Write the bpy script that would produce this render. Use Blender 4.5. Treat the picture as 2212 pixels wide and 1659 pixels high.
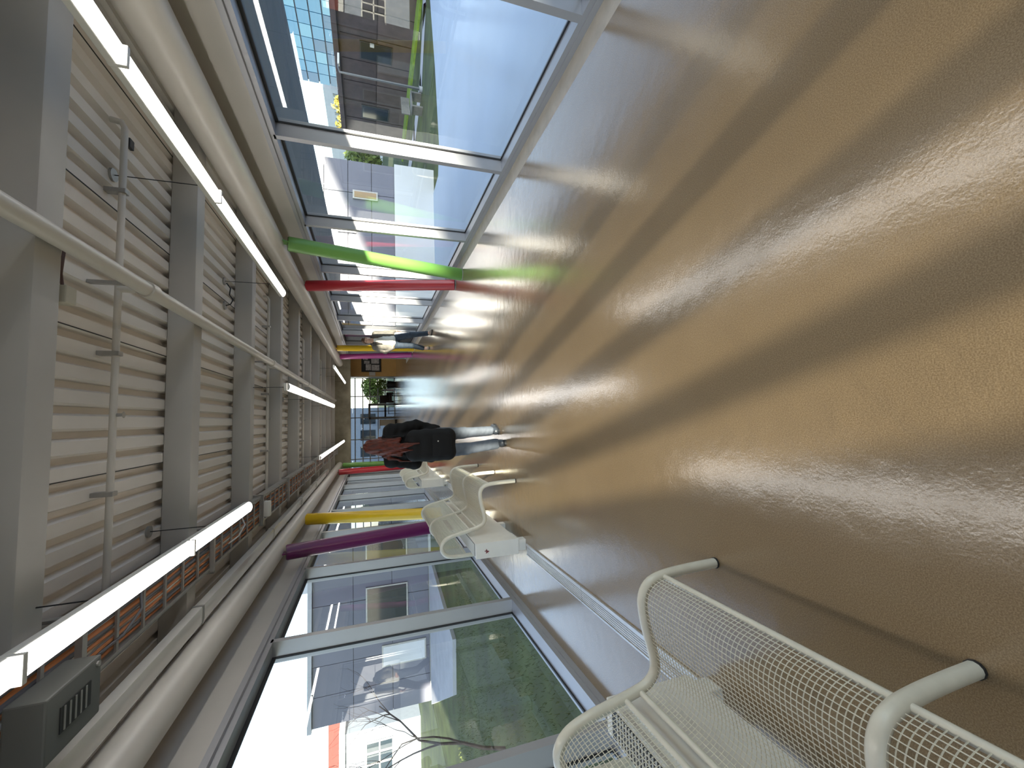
import bpy, bmesh, math, random
import numpy as np
from mathutils import Vector, Matrix
random.seed(7); rng = np.random.default_rng(7)
for o in list(bpy.data.objects): bpy.data.objects.remove(o)
S = bpy.context.scene
C = S.collection

# ---------------------------------------------------------------- camera
# the photograph lies on its side: world up points to the left edge of the frame
F_PX = 903.4
YAW, PITCH, ROLL = 0.08333, -0.32434, -0.0073
EYE = Vector((0, 0, 1.55))
cy, sy, cp, sp = math.cos(YAW), math.sin(YAW), math.cos(PITCH), math.sin(PITCH)
fw = Vector((sy*cp, cy*cp, sp)); rt0 = Vector((cy, -sy, 0)); up0 = rt0.cross(fw)
cr, sr = math.cos(ROLL), math.sin(ROLL)
rt = cr*rt0 + sr*up0; up = -sr*rt0 + cr*up0
cam = bpy.data.cameras.new('camera'); camo = bpy.data.objects.new('camera', cam); C.objects.link(camo)
ax, ay, az = -up, rt, -fw
camo.matrix_world = Matrix(((ax.x, ay.x, az.x, EYE.x), (ax.y, ay.y, az.y, EYE.y), (ax.z, ay.z, az.z, EYE.z), (0, 0, 0, 1)))
cam.sensor_fit = 'HORIZONTAL'; cam.sensor_width = 36.0; cam.lens = 36.0*F_PX/2212.0
cam.clip_start = 0.05; cam.clip_end = 500
S.camera = camo

# ---------------------------------------------------------------- world, sun, exposure
SUN_DIR = Vector((-0.252, 0.97, -0.101)).normalized()       # the way the light travels: from behind on the right, low
W = bpy.data.worlds.new('sky'); S.world = W; W.use_nodes = True
wn = W.node_tree; wn.nodes.clear()
wo = wn.nodes.new('ShaderNodeOutputWorld'); wb = wn.nodes.new('ShaderNodeBackground'); ws = wn.nodes.new('ShaderNodeTexSky')
ws.sky_type = 'NISHITA'; ws.sun_disc = False; ws.sun_elevation = math.radians(20)
ws.sun_rotation = math.radians(150); ws.altitude = 50; ws.air_density = 1.0; ws.dust_density = 0.3; ws.ozone_density = 2.5
wb.inputs['Strength'].default_value = 0.52
wh = wn.nodes.new('ShaderNodeHueSaturation'); wh.inputs['Saturation'].default_value = .68; wn.links.new(ws.outputs[0], wh.inputs['Color'])   # hazy, whitish sky
wn.links.new(wh.outputs[0], wb.inputs[0]); wn.links.new(wb.outputs[0], wo.inputs[0])
sl = bpy.data.lights.new('sun', 'SUN'); sl.energy = 34.0; sl.angle = math.radians(0.6); sl.color = (1.0, 0.90, 0.74)
so = bpy.data.objects.new('sun', sl); C.objects.link(so)
so.rotation_euler = SUN_DIR.to_track_quat('-Z', 'Y').to_euler(); so.location = (20, -30, 15)
S.view_settings.view_transform = 'Standard'; S.view_settings.look = 'None'
S.view_settings.exposure = 0.0; S.view_settings.gamma = 1.0; S.view_settings.use_curve_mapping = False
LED = 14.0                                                 # emission of the strip lights

# ---------------------------------------------------------------- materials
MATS = {}
def mat(name, col, rough=0.5, metal=0.0, spec=0.5, var=0.0, vscale=6.0, bump=0.0, bscale=40.0, stretch=None, coat=0.0, detail=4.0):
    if name in MATS: return MATS[name]
    m = bpy.data.materials.new(name); m.use_nodes = True; nt = m.node_tree
    b = nt.nodes['Principled BSDF']
    b.inputs['Base Color'].default_value = (*col, 1); b.inputs['Roughness'].default_value = rough
    b.inputs['Metallic'].default_value = metal; b.inputs['Specular IOR Level'].default_value = spec
    b.inputs['Coat Weight'].default_value = coat
    if var or bump:
        tc = nt.nodes.new('ShaderNodeTexCoord'); mp = nt.nodes.new('ShaderNodeMapping')
        nt.links.new(tc.outputs['Object'], mp.inputs[0])
        if stretch: mp.inputs['Scale'].default_value = stretch
    if var:
        n = nt.nodes.new('ShaderNodeTexNoise'); n.inputs['Scale'].default_value = vscale; n.inputs['Detail'].default_value = detail
        r = nt.nodes.new('ShaderNodeValToRGB')
        r.color_ramp.elements[0].position = .3; r.color_ramp.elements[1].position = .7
        r.color_ramp.elements[0].color = (*[max(0, c*(1-var)) for c in col], 1)
        r.color_ramp.elements[1].color = (*[min(1, c*(1+var)) for c in col], 1)
        nt.links.new(mp.outputs[0], n.inputs['Vector']); nt.links.new(n.outputs['Fac'], r.inputs[0])
        nt.links.new(r.outputs[0], b.inputs['Base Color'])
    if bump:
        n2 = nt.nodes.new('ShaderNodeTexNoise'); n2.inputs['Scale'].default_value = bscale; n2.inputs['Detail'].default_value = 3
        bp = nt.nodes.new('ShaderNodeBump'); bp.inputs['Strength'].default_value = bump; bp.inputs['Distance'].default_value = 0.01
        nt.links.new(mp.outputs[0], n2.inputs['Vector']); nt.links.new(n2.outputs['Fac'], bp.inputs['Height'])
        nt.links.new(bp.outputs[0], b.inputs['Normal'])
    MATS[name] = m; return m
def emit(name, col, s):
    m = bpy.data.materials.new(name); m.use_nodes = True; nt = m.node_tree; nt.nodes.clear()
    e = nt.nodes.new('ShaderNodeEmission'); o = nt.nodes.new('ShaderNodeOutputMaterial')
    e.inputs[0].default_value = (*col, 1); e.inputs[1].default_value = s; nt.links.new(e.outputs[0], o.inputs[0]); return m
def glass(name, tint, f0):
    m = bpy.data.materials.new(name); m.use_nodes = True; nt = m.node_tree; nt.nodes.clear()
    t = nt.nodes.new('ShaderNodeBsdfTransparent'); g = nt.nodes.new('ShaderNodeBsdfGlossy'); lw = nt.nodes.new('ShaderNodeLayerWeight'); lw.inputs[0].default_value = .5
    pw = nt.nodes.new('ShaderNodeMath'); pw.operation = 'POWER'; pw.inputs[1].default_value = 5
    f = nt.nodes.new('ShaderNodeMath'); f.operation = 'MULTIPLY_ADD'; f.inputs[1].default_value = 1-f0; f.inputs[2].default_value = f0
    nt.links.new(lw.outputs['Facing'], pw.inputs[0]); nt.links.new(pw.outputs[0], f.inputs[0])
    x = nt.nodes.new('ShaderNodeMixShader'); o = nt.nodes.new('ShaderNodeOutputMaterial')
    t.inputs[0].default_value = (*tint, 1); g.inputs['Roughness'].default_value = 0.0; g.inputs[0].default_value = (.95, .97, 1, 1)
    nt.links.new(f.outputs[0], x.inputs[0]); nt.links.new(t.outputs[0], x.inputs[1]); nt.links.new(g.outputs[0], x.inputs[2])
    nt.links.new(x.outputs[0], o.inputs[0]); return m

def floor_material():
    m = bpy.data.materials.new('polished_floor'); m.use_nodes = True; nt = m.node_tree; b = nt.nodes['Principled BSDF']
    tc = nt.nodes.new('ShaderNodeTexCoord')
    def noise(scale, det): 
        n = nt.nodes.new('ShaderNodeTexNoise'); n.inputs['Scale'].default_value = scale; n.inputs['Detail'].default_value = det
        nt.links.new(tc.outputs['Object'], n.inputs['Vector']); return n
    n1, n2, n3, n4 = noise(260, 2), noise(1.3, 5), noise(95, 2), noise(3.5, 4)
    r1 = nt.nodes.new('ShaderNodeValToRGB'); e = r1.color_ramp.elements
    e[0].position, e[1].position = .35, .68
    e[0].color, e[1].color = (.200, .135, .070, 1), (.330, .238, .138, 1)
    nt.links.new(n1.outputs['Fac'], r1.inputs[0])
    mx = nt.nodes.new('ShaderNodeMix'); mx.data_type = 'RGBA'; mx.blend_type = 'MULTIPLY'; mx.inputs['Factor'].default_value = .35
    nt.links.new(r1.outputs[0], mx.inputs['A']); 
    r2 = nt.nodes.new('ShaderNodeValToRGB'); r2.color_ramp.elements[0].position = .3; r2.color_ramp.elements[1].position = .7
    r2.color_ramp.elements[0].color = (.62, .60, .58, 1); nt.links.new(n2.outputs['Fac'], r2.inputs[0]); nt.links.new(r2.outputs[0], mx.inputs['B'])
    nt.links.new(mx.outputs['Result'], b.inputs['Base Color'])
    mr = nt.nodes.new('ShaderNodeMapRange'); mr.inputs['To Min'].default_value = .15; mr.inputs['To Max'].default_value = .25
    nt.links.new(n4.outputs['Fac'], mr.inputs['Value']); nt.links.new(mr.outputs[0], b.inputs['Roughness'])
    bp = nt.nodes.new('ShaderNodeBump'); bp.inputs['Strength'].default_value = .20; bp.inputs['Distance'].default_value = .002
    b2 = nt.nodes.new('ShaderNodeBump'); b2.inputs['Strength'].default_value = .12; b2.inputs['Distance'].default_value = .012
    n5 = noise(9, 3)
    nt.links.new(n3.outputs['Fac'], bp.inputs['Height']); nt.links.new(n5.outputs['Fac'], b2.inputs['Height'])
    nt.links.new(bp.outputs[0], b2.inputs['Normal']); nt.links.new(b2.outputs[0], b.inputs['Normal']); nt.links.new(b2.outputs[0], b.inputs['Coat Normal'])
    b.inputs['Specular IOR Level'].default_value = .6
    b.inputs['Coat Weight'].default_value = .7; b.inputs['Coat Roughness'].default_value = .16; b.inputs['Coat IOR'].default_value = 1.55
    return m
M = dict(
    floor=floor_material(),
    margin=mat('concrete_margin', (.46, .42, .36), .7, var=.10, vscale=8, bump=.1),
    deck=mat('painted_deck', (.74, .69, .63), .55, var=.05, vscale=1.2, bump=.04, bscale=90),
    beam=mat('painted_beam', (.47, .45, .42), .5, var=.05, vscale=2),
    paint=mat('offwhite_paint', (.60, .56, .50), .35, var=.03, vscale=2),
    fascia=mat('fascia_paint', (.55, .51, .46), .5, var=.04, vscale=1.5),
    alu=mat('grey_aluminium', (.37, .37, .39), .38, metal=.35, var=.04, vscale=3),
    gasket=mat('black_gasket', (.012, .012, .014), .6),
    concrete=mat('raw_concrete', (.30, .27, .20), .8, var=.25, vscale=3, bump=.3, bscale=20),
    white=mat('white_enamel', (.74, .72, .67), .38, var=.03, vscale=8),
    bench=mat('cream_coating', (.60, .57, .48), .32, var=.05, vscale=20, coat=.2),
    wire=mat('cream_wire', (.56, .53, .43), .4),
    dark=mat('dark_slot', (.03, .03, .03), .6),
    strip=mat('anodised_strip', (.62, .61, .60), .4, metal=.6, var=.12, vscale=30, stretch=(1, .1, 1)),
    steel=mat('galvanised', (.42, .41, .39), .45, metal=.7, var=.1, vscale=15),
    black=mat('black_plastic', (.015, .015, .016), .5),
    cable=mat('orange_cable', (.42, .15, .05), .6), cable2=mat('grey_cable', (.10, .10, .11), .5), cable3=mat('white_cable', (.55, .53, .5), .5),
    yellow_wall=mat('ochre_wall', (.72, .42, .14), .6, var=.06, vscale=2),
    paper=mat('paper', (.55, .52, .52), .7, var=.35, vscale=12), 
    grass=mat('grass', (.060, .085, .018), .9, var=.45, vscale=1.1, bump=.5, bscale=60),
    plaza=mat('sky_tinted_paving', (.47, .56, .67), .85, var=.05, vscale=.6),  # pale paving with the blue of sky-lit shade mixed into its colour
    path=mat('path_concrete', (.50, .50, .52), .85, var=.08, vscale=2),
    wing=mat('grey_panel', (.17, .17, .21), .45, var=.05, vscale=1),
    plinth=mat('white_render', (.70, .70, .69), .8, var=.05, vscale=1),
    brown=mat('brown_brick', (.060, .036, .032), .7, var=.25, vscale=3),
    brownlight=mat('brown_panel', (.11, .07, .06), .6, var=.2, vscale=2),
    soffit=mat('soffit', (.13, .14, .14), .7, var=.05),
    led=emit('led_diffuser', (1.0, .97, .92), LED),
    pane=glass('pane_glass', (.88, .93, .92), .085),
    dpane=mat('dark_pane', (.02, .03, .04), .05, spec=.8),
    skin=mat('skin', (.50, .30, .22), .5), red_b=mat('red_render', (.13, .030, .024), .8, var=.1, vscale=1),
    leafy=mat('yellow_leaves', (.42, .34, .05), .7, var=.4, vscale=5), leafg=mat('green_leaves', (.16, .22, .04), .7, var=.4, vscale=5),
    bark=mat('bark', (.10, .065, .05), .8, var=.3, vscale=10),
    bluewall=mat('pale_blue_render', (.26, .30, .36), .8, var=.05),
)

# ---------------------------------------------------------------- mesh helpers
class MB:
    def __init__(s): s.v = []; s.f = []; s.m = []
    def quad(s, *p, mi=0):
        n = len(s.v); s.v += [tuple(q) for q in p]; s.f.append(tuple(range(n, n+len(p)))); s.m.append(mi); return s
    def box(s, x0, x1, y0, y1, z0, z1, mi=0, bev=0.0):
        if bev > 0 and min(abs(x1-x0), abs(y1-y0), abs(z1-z0)) > 2.2*bev:
            b = bm_box(x0, x1, y0, y1, z0, z1, bev); n = len(s.v)
            s.v += [tuple(v.co) for v in b.verts]
            for f in b.faces: s.f.append(tuple(n+v.index for v in f.verts)); s.m.append(mi)
            b.free(); return s
        n = len(s.v)
        s.v += [(x, y, z) for z in (z0, z1) for y in (y0, y1) for x in (x0, x1)]
        for f in ((0, 2, 3, 1), (4, 5, 7, 6), (0, 1, 5, 4), (2, 6, 7, 3), (0, 4, 6, 2), (1, 3, 7, 5)):
            s.f.append(tuple(n+i for i in f)); s.m.append(mi)
        return s
    def tube(s, pts, r, seg=10, mi=0, cap=True):
        pts = [Vector(p) for p in pts]; n = len(pts); rs = r if isinstance(r, (list, tuple)) else [r]*n
        t0 = (pts[1]-pts[0]).normalized(); ref = Vector((0, 0, 1)) if abs(t0.z) < .9 else Vector((0, 1, 0))
        nx = t0.cross(ref).normalized(); base = len(s.v)
        for i, p in enumerate(pts):
            t = (pts[min(i+1, n-1)]-pts[max(i-1, 0)]).normalized()
            nx = (nx-t*nx.dot(t)).normalized(); ny = t.cross(nx)
            for k in range(seg):
                a = 2*math.pi*k/seg; s.v.append(tuple(p+rs[i]*(math.cos(a)*nx+math.sin(a)*ny)))
        for i in range(n-1):
            for k in range(seg):
                a, b = base+i*seg+k, base+i*seg+(k+1) % seg
                s.f.append((a, b, b+seg, a+seg)); s.m.append(mi)
        if cap:
            s.f.append(tuple(base+k for k in reversed(range(seg)))); s.m.append(mi)
            s.f.append(tuple(base+(n-1)*seg+k for k in range(seg))); s.m.append(mi)
        return s
    def prism(s, prof, axis, a0, a1, mi=0, closed=True, caps=True):
        # prof: 2D loop; axis 'y': (x,z) swept in y; 'x': (y,z) swept in x ; 'z': (x,y) swept in z
        def P(p, a): return {'y': (p[0], a, p[1]), 'x': (a, p[0], p[1]), 'z': (p[0], p[1], a)}[axis]
        n = len(s.v); k = len(prof)
        s.v += [P(p, a0) for p in prof]+[P(p, a1) for p in prof]
        for i in range(k if closed else k-1):
            j = (i+1) % k; s.f.append((n+i, n+j, n+k+j, n+k+i)); s.m.append(mi)
        if closed and caps:
            s.f.append(tuple(n+i for i in reversed(range(k)))); s.m.append(mi); s.f.append(tuple(n+k+i for i in range(k))); s.m.append(mi)
        return s
    def mesh(s, name, mats, smooth=None):
        me = bpy.data.meshes.new(name); me.from_pydata(s.v, [], s.f)
        mats = mats if isinstance(mats, (list, tuple)) else [mats]
        for m in mats: me.materials.append(m)
        if len(mats) > 1: me.polygons.foreach_set('material_index', s.m)
        bm = bmesh.new(); bm.from_mesh(me); bmesh.ops.recalc_face_normals(bm, faces=bm.faces); bm.to_mesh(me); bm.free()
        if smooth is not None:
            me.polygons.foreach_set('use_smooth', [True]*len(me.polygons))
            try: me.set_sharp_from_angle(angle=math.radians(smooth))
            except Exception: pass
        me.update(); return me
def bm_box(x0, x1, y0, y1, z0, z1, bev):
    b = bmesh.new(); bmesh.ops.create_cube(b, size=1)
    for v in b.verts: v.co = Vector(((x0+x1)/2+v.co.x*(x1-x0), (y0+y1)/2+v.co.y*(y1-y0), (z0+z1)/2+v.co.z*(z1-z0)))
    bmesh.ops.bevel(b, geom=b.edges[:], offset=bev, segments=2, affect='EDGES', profile=.6); b.verts.index_update(); return b
def link(name, me, parent=None, loc=None):
    o = bpy.data.objects.new(name, me); C.objects.link(o)
    if parent: o.parent = parent
    if loc is not None: o.location = loc
    return o
def build(name, mb, m, parent=None, smooth=None, loc=None): return link(name, mb.mesh(name, m, smooth), parent, loc)
def tag(o, label, cat, group=None):
    o['label'] = label; o['category'] = cat
    if group: o['group'] = group
    return o
def struct(o): o['kind'] = 'structure'; return o
def stuff(o): o['kind'] = 'stuff'; return o
def thing(name, label, cat, loc=(0, 0, 0), rz=0, group=None):
    o = bpy.data.objects.new(name, None); C.objects.link(o); o.location = loc; o.rotation_euler = (0, 0, rz); o.empty_display_size = .1
    return tag(o, label, cat, group)
def empty(name, loc=(0, 0, 0)):
    o = bpy.data.objects.new(name, None); C.objects.link(o); o.location = loc; o.empty_display_size = .1; return o
def copy_tree(o, parent=None):
    c = o.copy(); C.objects.link(c); c.parent = parent
    for ch in o.children: copy_tree(ch, c)
    return c
BX = lambda *a, **k: MB().box(*a, **k)

# ================================================================ THE HALL
Y_BACK, Y_END, Y_LOBBY = -12.6, 20.0, 30.0
XR, XL = 3.03, -2.17            # glass planes
XRI, XLI = 2.88, -2.02          # inner faces of the frames
Z_HEAD = 2.44
Z_DECK = 3.22

fl = struct(build('floor', BX(XL-.1, 2.66, Y_BACK, Y_END, -.25, 0), M['floor']))
build('floor_edge', BX(2.66, XR+.12, Y_BACK, Y_END, -.25, -.001), M['margin'], fl)
build('lobby_floor', BX(-7, 8, Y_END, Y_LOBBY+.2, -.25, 0), M['floor'], fl)

# metal expansion strip let into the floor in front of the left windows
t1 = struct(empty('trim_1'))
def strip_seg(y0, y1):
    m = MB(); x0, x1 = -1.455, -1.335
    m.box(x0, x1, y0+.002, y1-.002, 0, .006)
    m.box(x0, x0+.012, y0+.002, y1-.002, .006, .014); m.box(x1-.026, x1, y0+.002, y1-.002, .006, .014)
    for k in range(5): m.box(x0+.020+k*.0145, x0+.026+k*.0145, y0+.002, y1-.002, .006, .010)
    build('cover_strip', m, M['strip'], t1)
for a, b in ((1.80, 3.05), (3.05, 4.27), (6.75, 7.95), (7.95, 9.15), (11.9, 14.0), (14.0, 16.0)): strip_seg(a, b)

# ---- curtain walls: one window per bay
def bay(n, side, y0, y1):
    w = struct(empty('window_%d' % n))
    if side > 0: xi, xg, s = XRI, XR, 1
    else: xi, xg, s = XLI, XL, -1
    def bx(a, b): return (min(a, b), max(a, b))
    x0, x1 = bx(xi, xg)
    zs, lip = (.085, .004)
    m = BX(x0, x1, y1-.065, y1, zs, Z_HEAD+.02); m.box(*bx(xg, xg+s*.04), y1-.065, y1, 0, Z_HEAD+.05)
    build('mullion', m, M['alu'], w)
    m = BX(x0, x1, y0, y1, 0, zs); m.box(*bx(xi-s*.012, xi), y0, y1, 0, .045); m.box(*bx(xg, xg+s*.04), y0, y1, -.02, zs)
    build('sill', m, M['alu'], w)
    m = BX(x0, x1, y0, y1, Z_HEAD, Z_HEAD+.07); m.box(*bx(xi-s*.03, xi), y0, y1, Z_HEAD+.045, Z_HEAD+.09)
    build('head_rail', m, M['alu'], w)
    g = .012; a, b = y0+.0, y1-.065
    m = BX(*bx(xg-s*.016, xg), a, a+g, zs, Z_HEAD); m.box(*bx(xg-s*.016, xg), b-g, b, zs, Z_HEAD)
    m.box(*bx(xg-s*.016, xg), a, b, zs, zs+g); m.box(*bx(xg-s*.016, xg), a, b, Z_HEAD-.03, Z_HEAD)
    build('gasket', m, M['gasket'], w)
    m = MB().quad((xg+s*.004, a, zs), (xg+s*.004, b, zs), (xg+s*.004, b, Z_HEAD), (xg+s*.004, a, Z_HEAD))
    build('pane', m, M['pane'], w)
nwin = 0
ysR = [4.47+2.0*k for k in range(-8, 8)]; ysL = [4.60+2.05*k for k in range(-8, 8)]
for ys, sd in ((ysR, 1), (ysL, -1)):
    yy = [Y_BACK]+[y+.065 for y in ys if y+.065 < Y_END-.1]+[Y_END]
    for a, b in zip(yy[:-1], yy[1:]):
        nwin += 1; bay(nwin, sd, a, b)

# ---- walls above the windows, end walls
m = BX(2.94, 3.16, Y_BACK, Y_END, Z_HEAD+.07, 3.5); m.box(2.90, 2.94, Y_BACK, Y_END, Z_HEAD+.07, Z_HEAD+.13)
wr = struct(build('wall_right', m, M['fascia']))
m = BX(-2.30, -2.08, Y_BACK, Y_END, Z_HEAD+.07, 3.5); m.box(-2.08, -2.04, Y_BACK, Y_END, Z_HEAD+.07, Z_HEAD+.15)
struct(build('wall_left', m, M['fascia']))
struct(build('wall_back', BX(-2.3, 3.16, Y_BACK-.2, Y_BACK, -.2, 3.5), M['fascia']))
m = BX(-2.3, 3.16, Y_END, Y_END+.35, 2.44, 3.5); m.box(-7, -2.3, Y_END, Y_END+.35, 0, 3.5); m.box(3.16, 8, Y_END, Y_END+.35, 0, 3.5)
struct(build('wall_front', m, M['concrete']))

# ---- ceiling: fluted deck sheets on cross beams
ce = struct(empty('ceiling'))
def deck_sheet(x0, x1):
    prof = []; x = x0; p = .15
    while x < x1-1e-4:
        prof += [(x, Z_DECK), (x+.075, Z_DECK), (x+.093, Z_DECK+.05), (min(x+.132, x1), Z_DECK+.05)]; x += p
    prof.append((x1, Z_DECK))
    b = MB(); b.prism(prof, 'y', Y_BACK, Y_END, closed=False)
    build('deck_sheet', b, M['deck'], ce)
xs = -2.08
while xs < 2.94:
    deck_sheet(xs, min(xs+.9, 2.95)); 
    if xs+.9 < 2.9: build('sheet_seam', BX(xs+.897, xs+.903, Y_BACK, Y_END, Z_DECK-.003, Z_DECK+.002), M['dark'], ce)
    xs += .9
build('roof_slab', BX(-2.35, 3.2, Y_BACK-.2, Y_END+.3, Z_DECK+.06, 3.62), M['soffit'], ce)
struct(build('wall_added_hall_shade', BX(-2.35, 3.2, Y_BACK-8, Y_END+.3, 3.63, 7.4), M['plinth']))  # unseen block added on the roof to shade the courtyard wing
BEAMS = [4.31+1.84*k for k in range(-9, 9)]
bmsh = None
for y in BEAMS:
    if bmsh is None: bmsh = BX(-2.07, 2.93, 0, .18, 3.02, Z_DECK-.002, bev=.012).mesh('roof_beam', M['beam'], 30)
    link('roof_beam', bmsh, ce, (0, y, 0))
build('lobby_ceiling', BX(-7, 8, Y_END+.35, Y_LOBBY+.2, 3.0, 3.3), M['concrete'], ce)
# canopy along the right outside
tc_ = struct(build('trim_2', BX(3.12, 4.75, Y_BACK-8, 14.0, Z_HEAD+.02, 2.72), M['soffit']))

# ---- round chords carrying the roof, and the leaning columns
def chord(x, z, r, label):
    o = build('chord_pipe', MB().tube([(x, Y_BACK, z), (x, 19.6, z)], r, 28), M['paint'], smooth=40); tag(o, label, 'pipe'); return o
chord(2.60, 2.87, .147, 'thick off white steel tube running above the windows that face the lawn')
chord(-1.80, 2.87, .127, 'thick off white steel tube running above the windows behind the mesh benches')
CP = Vector
def column(name, label, col, base, top, r, pipe):
    m = mat(name+'_paint', col, .33, var=.03, vscale=2, coat=.15)
    b, t = Vector(base), Vector(top); d = (t-b).normalized()
    o = thing(name, label, 'column', b, group='leaning coloured columns')
    bl = Vector((0, 0, 0)); tl = t-b
    build('shaft', MB().tube([bl-d*.0, tl], r, 28), m, o, smooth=40)
    build('end_cap', MB().tube([tl-d*.002, tl+d*.010], r*.93, 28), m, o, smooth=40)
    # gusset plate from the shaft to the chord
    px, pz = pipe
    g = MB(); w = .055; y0 = tl.y; 
    tip = Vector((px-b.x, tl.y+d.y*.12, pz-.10))
    g.v = []; side = Vector((0, 1, 0))
    q = [tl-d*.10-side*w, tl-d*.10+side*w, tip+side*w*1.5, tip-side*w*1.5]
    th = Vector((.008, 0, 0))
    n = 0
    g.v = [tuple(p-th) for p in q]+[tuple(p+th) for p in q]
    g.f = [(3, 2, 1, 0), (4, 5, 6, 7)]+[(i, (i+1) % 4, 4+(i+1) % 4, 4+i) for i in range(4)]; g.m = [0]*6
    build('gusset_plate', g, m, o)
    build('base_ring', MB().tube([(0, 0, 0), (0, 0, .006)], r*1.06, 28), M['steel'], o, smooth=40)
    return o
PR, PL = (2.60, 2.87), (-1.80, 2.87)
column('green_column', 'bright green leaning column close to the red one, by the lawn windows', (.155, .35, .075), (2.58, 7.22, 0), (2.58, 6.50, 2.66), .105, PR)
column('red_column', 'red leaning column next to the bright green one, by the lawn windows', (.44, .02, .030), (2.60, 7.88, 0), (2.60, 8.52, 2.68), .100, PR)
column('yellow_column', 'yellow leaning column right behind the walking man', (.74, .48, .012), (2.72, 16.1, 0), (2.62, 15.7, 2.68), .105, PR)
column('pink_purple_column', 'pinkish purple leaning column between the yellow column and the notice board wall', (.40, .05, .25), (2.62, 17.0, 0), (2.60, 17.6, 2.68), .105, PR)
column('purple_column', 'dark purple leaning column behind the mesh bench with the heater', (.13, .006, .09), (-1.80, 7.44, 0), (-1.80, 6.80, 2.70), .105, PL)
column('yellow_column', 'golden yellow leaning column beside the dark purple one, behind the mesh bench', (.72, .42, .010), (-1.80, 8.22, 0), (-1.80, 8.95, 2.72), .105, PL)
column('red_column', 'coral red leaning column behind the farthest mesh bench', (.62, .04, .045), (-1.80, 17.35, 0), (-1.80, 16.80, 2.70), .105, PL)
column('green_column', 'light green leaning column behind the coral red one, past the red haired walker', (.20, .52, .08), (-1.80, 18.9, 0), (-1.80, 19.35, 2.70), .105, PL)

# ================================================================ OVERHEAD SERVICES
def strip_light(label, x, y0, y1, z, hang, joints=(), ends=(1, 1)):
    o = thing('strip_light', label, 'light', (x, y0, z), group='hanging strip lights'); L = y1-y0
    prof = [(-.048, .02), (-.048, -.004)]+[(-.05*math.cos(a), -.006-.034*math.sin(a)) for a in [math.pi*k/10 for k in range(0, 11)]]+[(.048, -.004), (.048, .02)]
    build('diffuser', MB().prism(prof[2:-2], 'y', .012*ends[0], L-.012*ends[1]), M['led'], o, smooth=50)
    build('housing', BX(-.05, .05, 0, L, -.004, .035, bev=.006), M['white'], o)
    for yy in [q for q, e_ in ((0, ends[0]), (L-.014, ends[1])) if e_]:
        build('end_cap', MB().prism([(p[0]*1.03, p[1]*1.03) for p in prof[2:-2]], 'y', yy, yy+.014), M['white'], o)
    for yj in joints:
        build('clip', BX(-.052, .052, yj-y0-.012, yj-y0+.012, -.043, .036, bev=.004), M['white'], o)
    for yh in hang:
        b = MB().tube([(0, yh-y0, .03), (0, yh-y0, Z_DECK-z)], .0035, 6); build('hanger', b, M['black'], o)
        build('hanger_plate', MB().tube([(0, yh-y0, Z_DECK-z-.016), (0, yh-y0, Z_DECK-z)], .045, 16), M['steel'], o, smooth=40)
    return o
ZL = 2.66
strip_light('strip light over the lawn windows, first of its row, running over the viewer', 1.74, -1.6, 2.305, ZL, (-.4, 1.4), (.4, 2.29), (1, 0))
strip_light('long strip light hanging over the lawn side, ending by the red column', 1.74, 2.305, 6.10, ZL, (3.44, 5.72), (3.58,), (0, 1))
strip_light('far strip light on the lawn side, near the pinkish purple column', 1.76, 14.0, 19.7, ZL, (14.5, 17.0, 19.2), (16.8,))
strip_light('strip light hanging over the middle of the floor, beside the sprinkler pipe', .50, 6.15, 13.3, 2.61, (6.25, 9.3, 12.9), (8.6, 11.0))
strip_light('strip light near the grey electrical box, running over the viewer', -.80, -1.0, 1.975, 2.72, (-.6, 1.7), (1.96,), (1, 0))
strip_light('long bright strip light hanging beside the orange cable tray', -.80, 1.975, 4.86, 2.72, (2.6, 4.1), (3.42,), (0, 1))
strip_light('far strip light above the red haired walker, beside the cable tray', -.79, 10.7, 19.6, 2.70, (11.2, 15.2, 19.0), (14.0, 17.0))
strip_light('strip light in the back part of the hall, behind the nearest bench', .5, -8.5, -2.6, 2.66, (-8, -3))

for i, x in enumerate((-3.2, 1.0, 4.8)):  # unseen round lights added to brighten the ochre wall
    o = thing('added_lobby_fill', ('round added lobby fill light near the end glazing, over the counter side', 'round added lobby fill light over the leather armchair', 'round added lobby fill light by the ochre wall')[i], 'light', (x, 25.6, 3.0))
    build('rim', MB().tube([(0, 0, -.05), (0, 0, 0)], .34, 28), M['white'], o, smooth=40); build('diffuser', MB().tube([(0, 0, -.062), (0, 0, -.05)], .31, 28), M['led'], o, smooth=40)

# sprinkler pipe and its cross branches
o = thing('sprinkler_pipe', 'white round sprinkler main running lengthwise under the beams', 'pipe', (.93, 0, 2.965))
build('pipe', MB().tube([(0, Y_BACK, 0), (0, 18.8, 0)], .045, 20), M['paint'], o, smooth=40)
for y in (3.38, 7.05, 10.7, 14.4): 
    build('coupling', MB().tube([(0, y-.05, 0), (0, y+.05, 0)], .056, 20), M['paint'], o, smooth=40)
    build('hanger_strap', MB().box(-.01, .01, y-.16, y-.12, .04, .25), M['steel'], o)
sprk = o
for y in (3.38, 7.60, 11.3, 15.0):
    z0 = 3.13-2.965; bp = build('branch_pipe', MB().tube([(-1.93, 0, 0), (1.12, 0, 0), (1.16, 0, .02), (1.17, 0, .08)], .02, 12), M['paint'], sprk, smooth=40, loc=(0, y, z0))
    build('riser', MB().tube([(0, 0, -.15), (0, 0, 0)], .022, 12), M['paint'], bp, smooth=40)
    for x in (-1.33, -.43, .67):
        build('clamp', BX(x-.015, x+.015, -.028, .028, -.028, .09, bev=.004), M['steel'], bp)
    build('sprinkler_head', MB().tube([(-.83, 0, -.02), (-.83, 0, -.05), (-.83, 0, -.055)], [.012, .010, .022], 10), M['steel'], bp, smooth=40)

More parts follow.
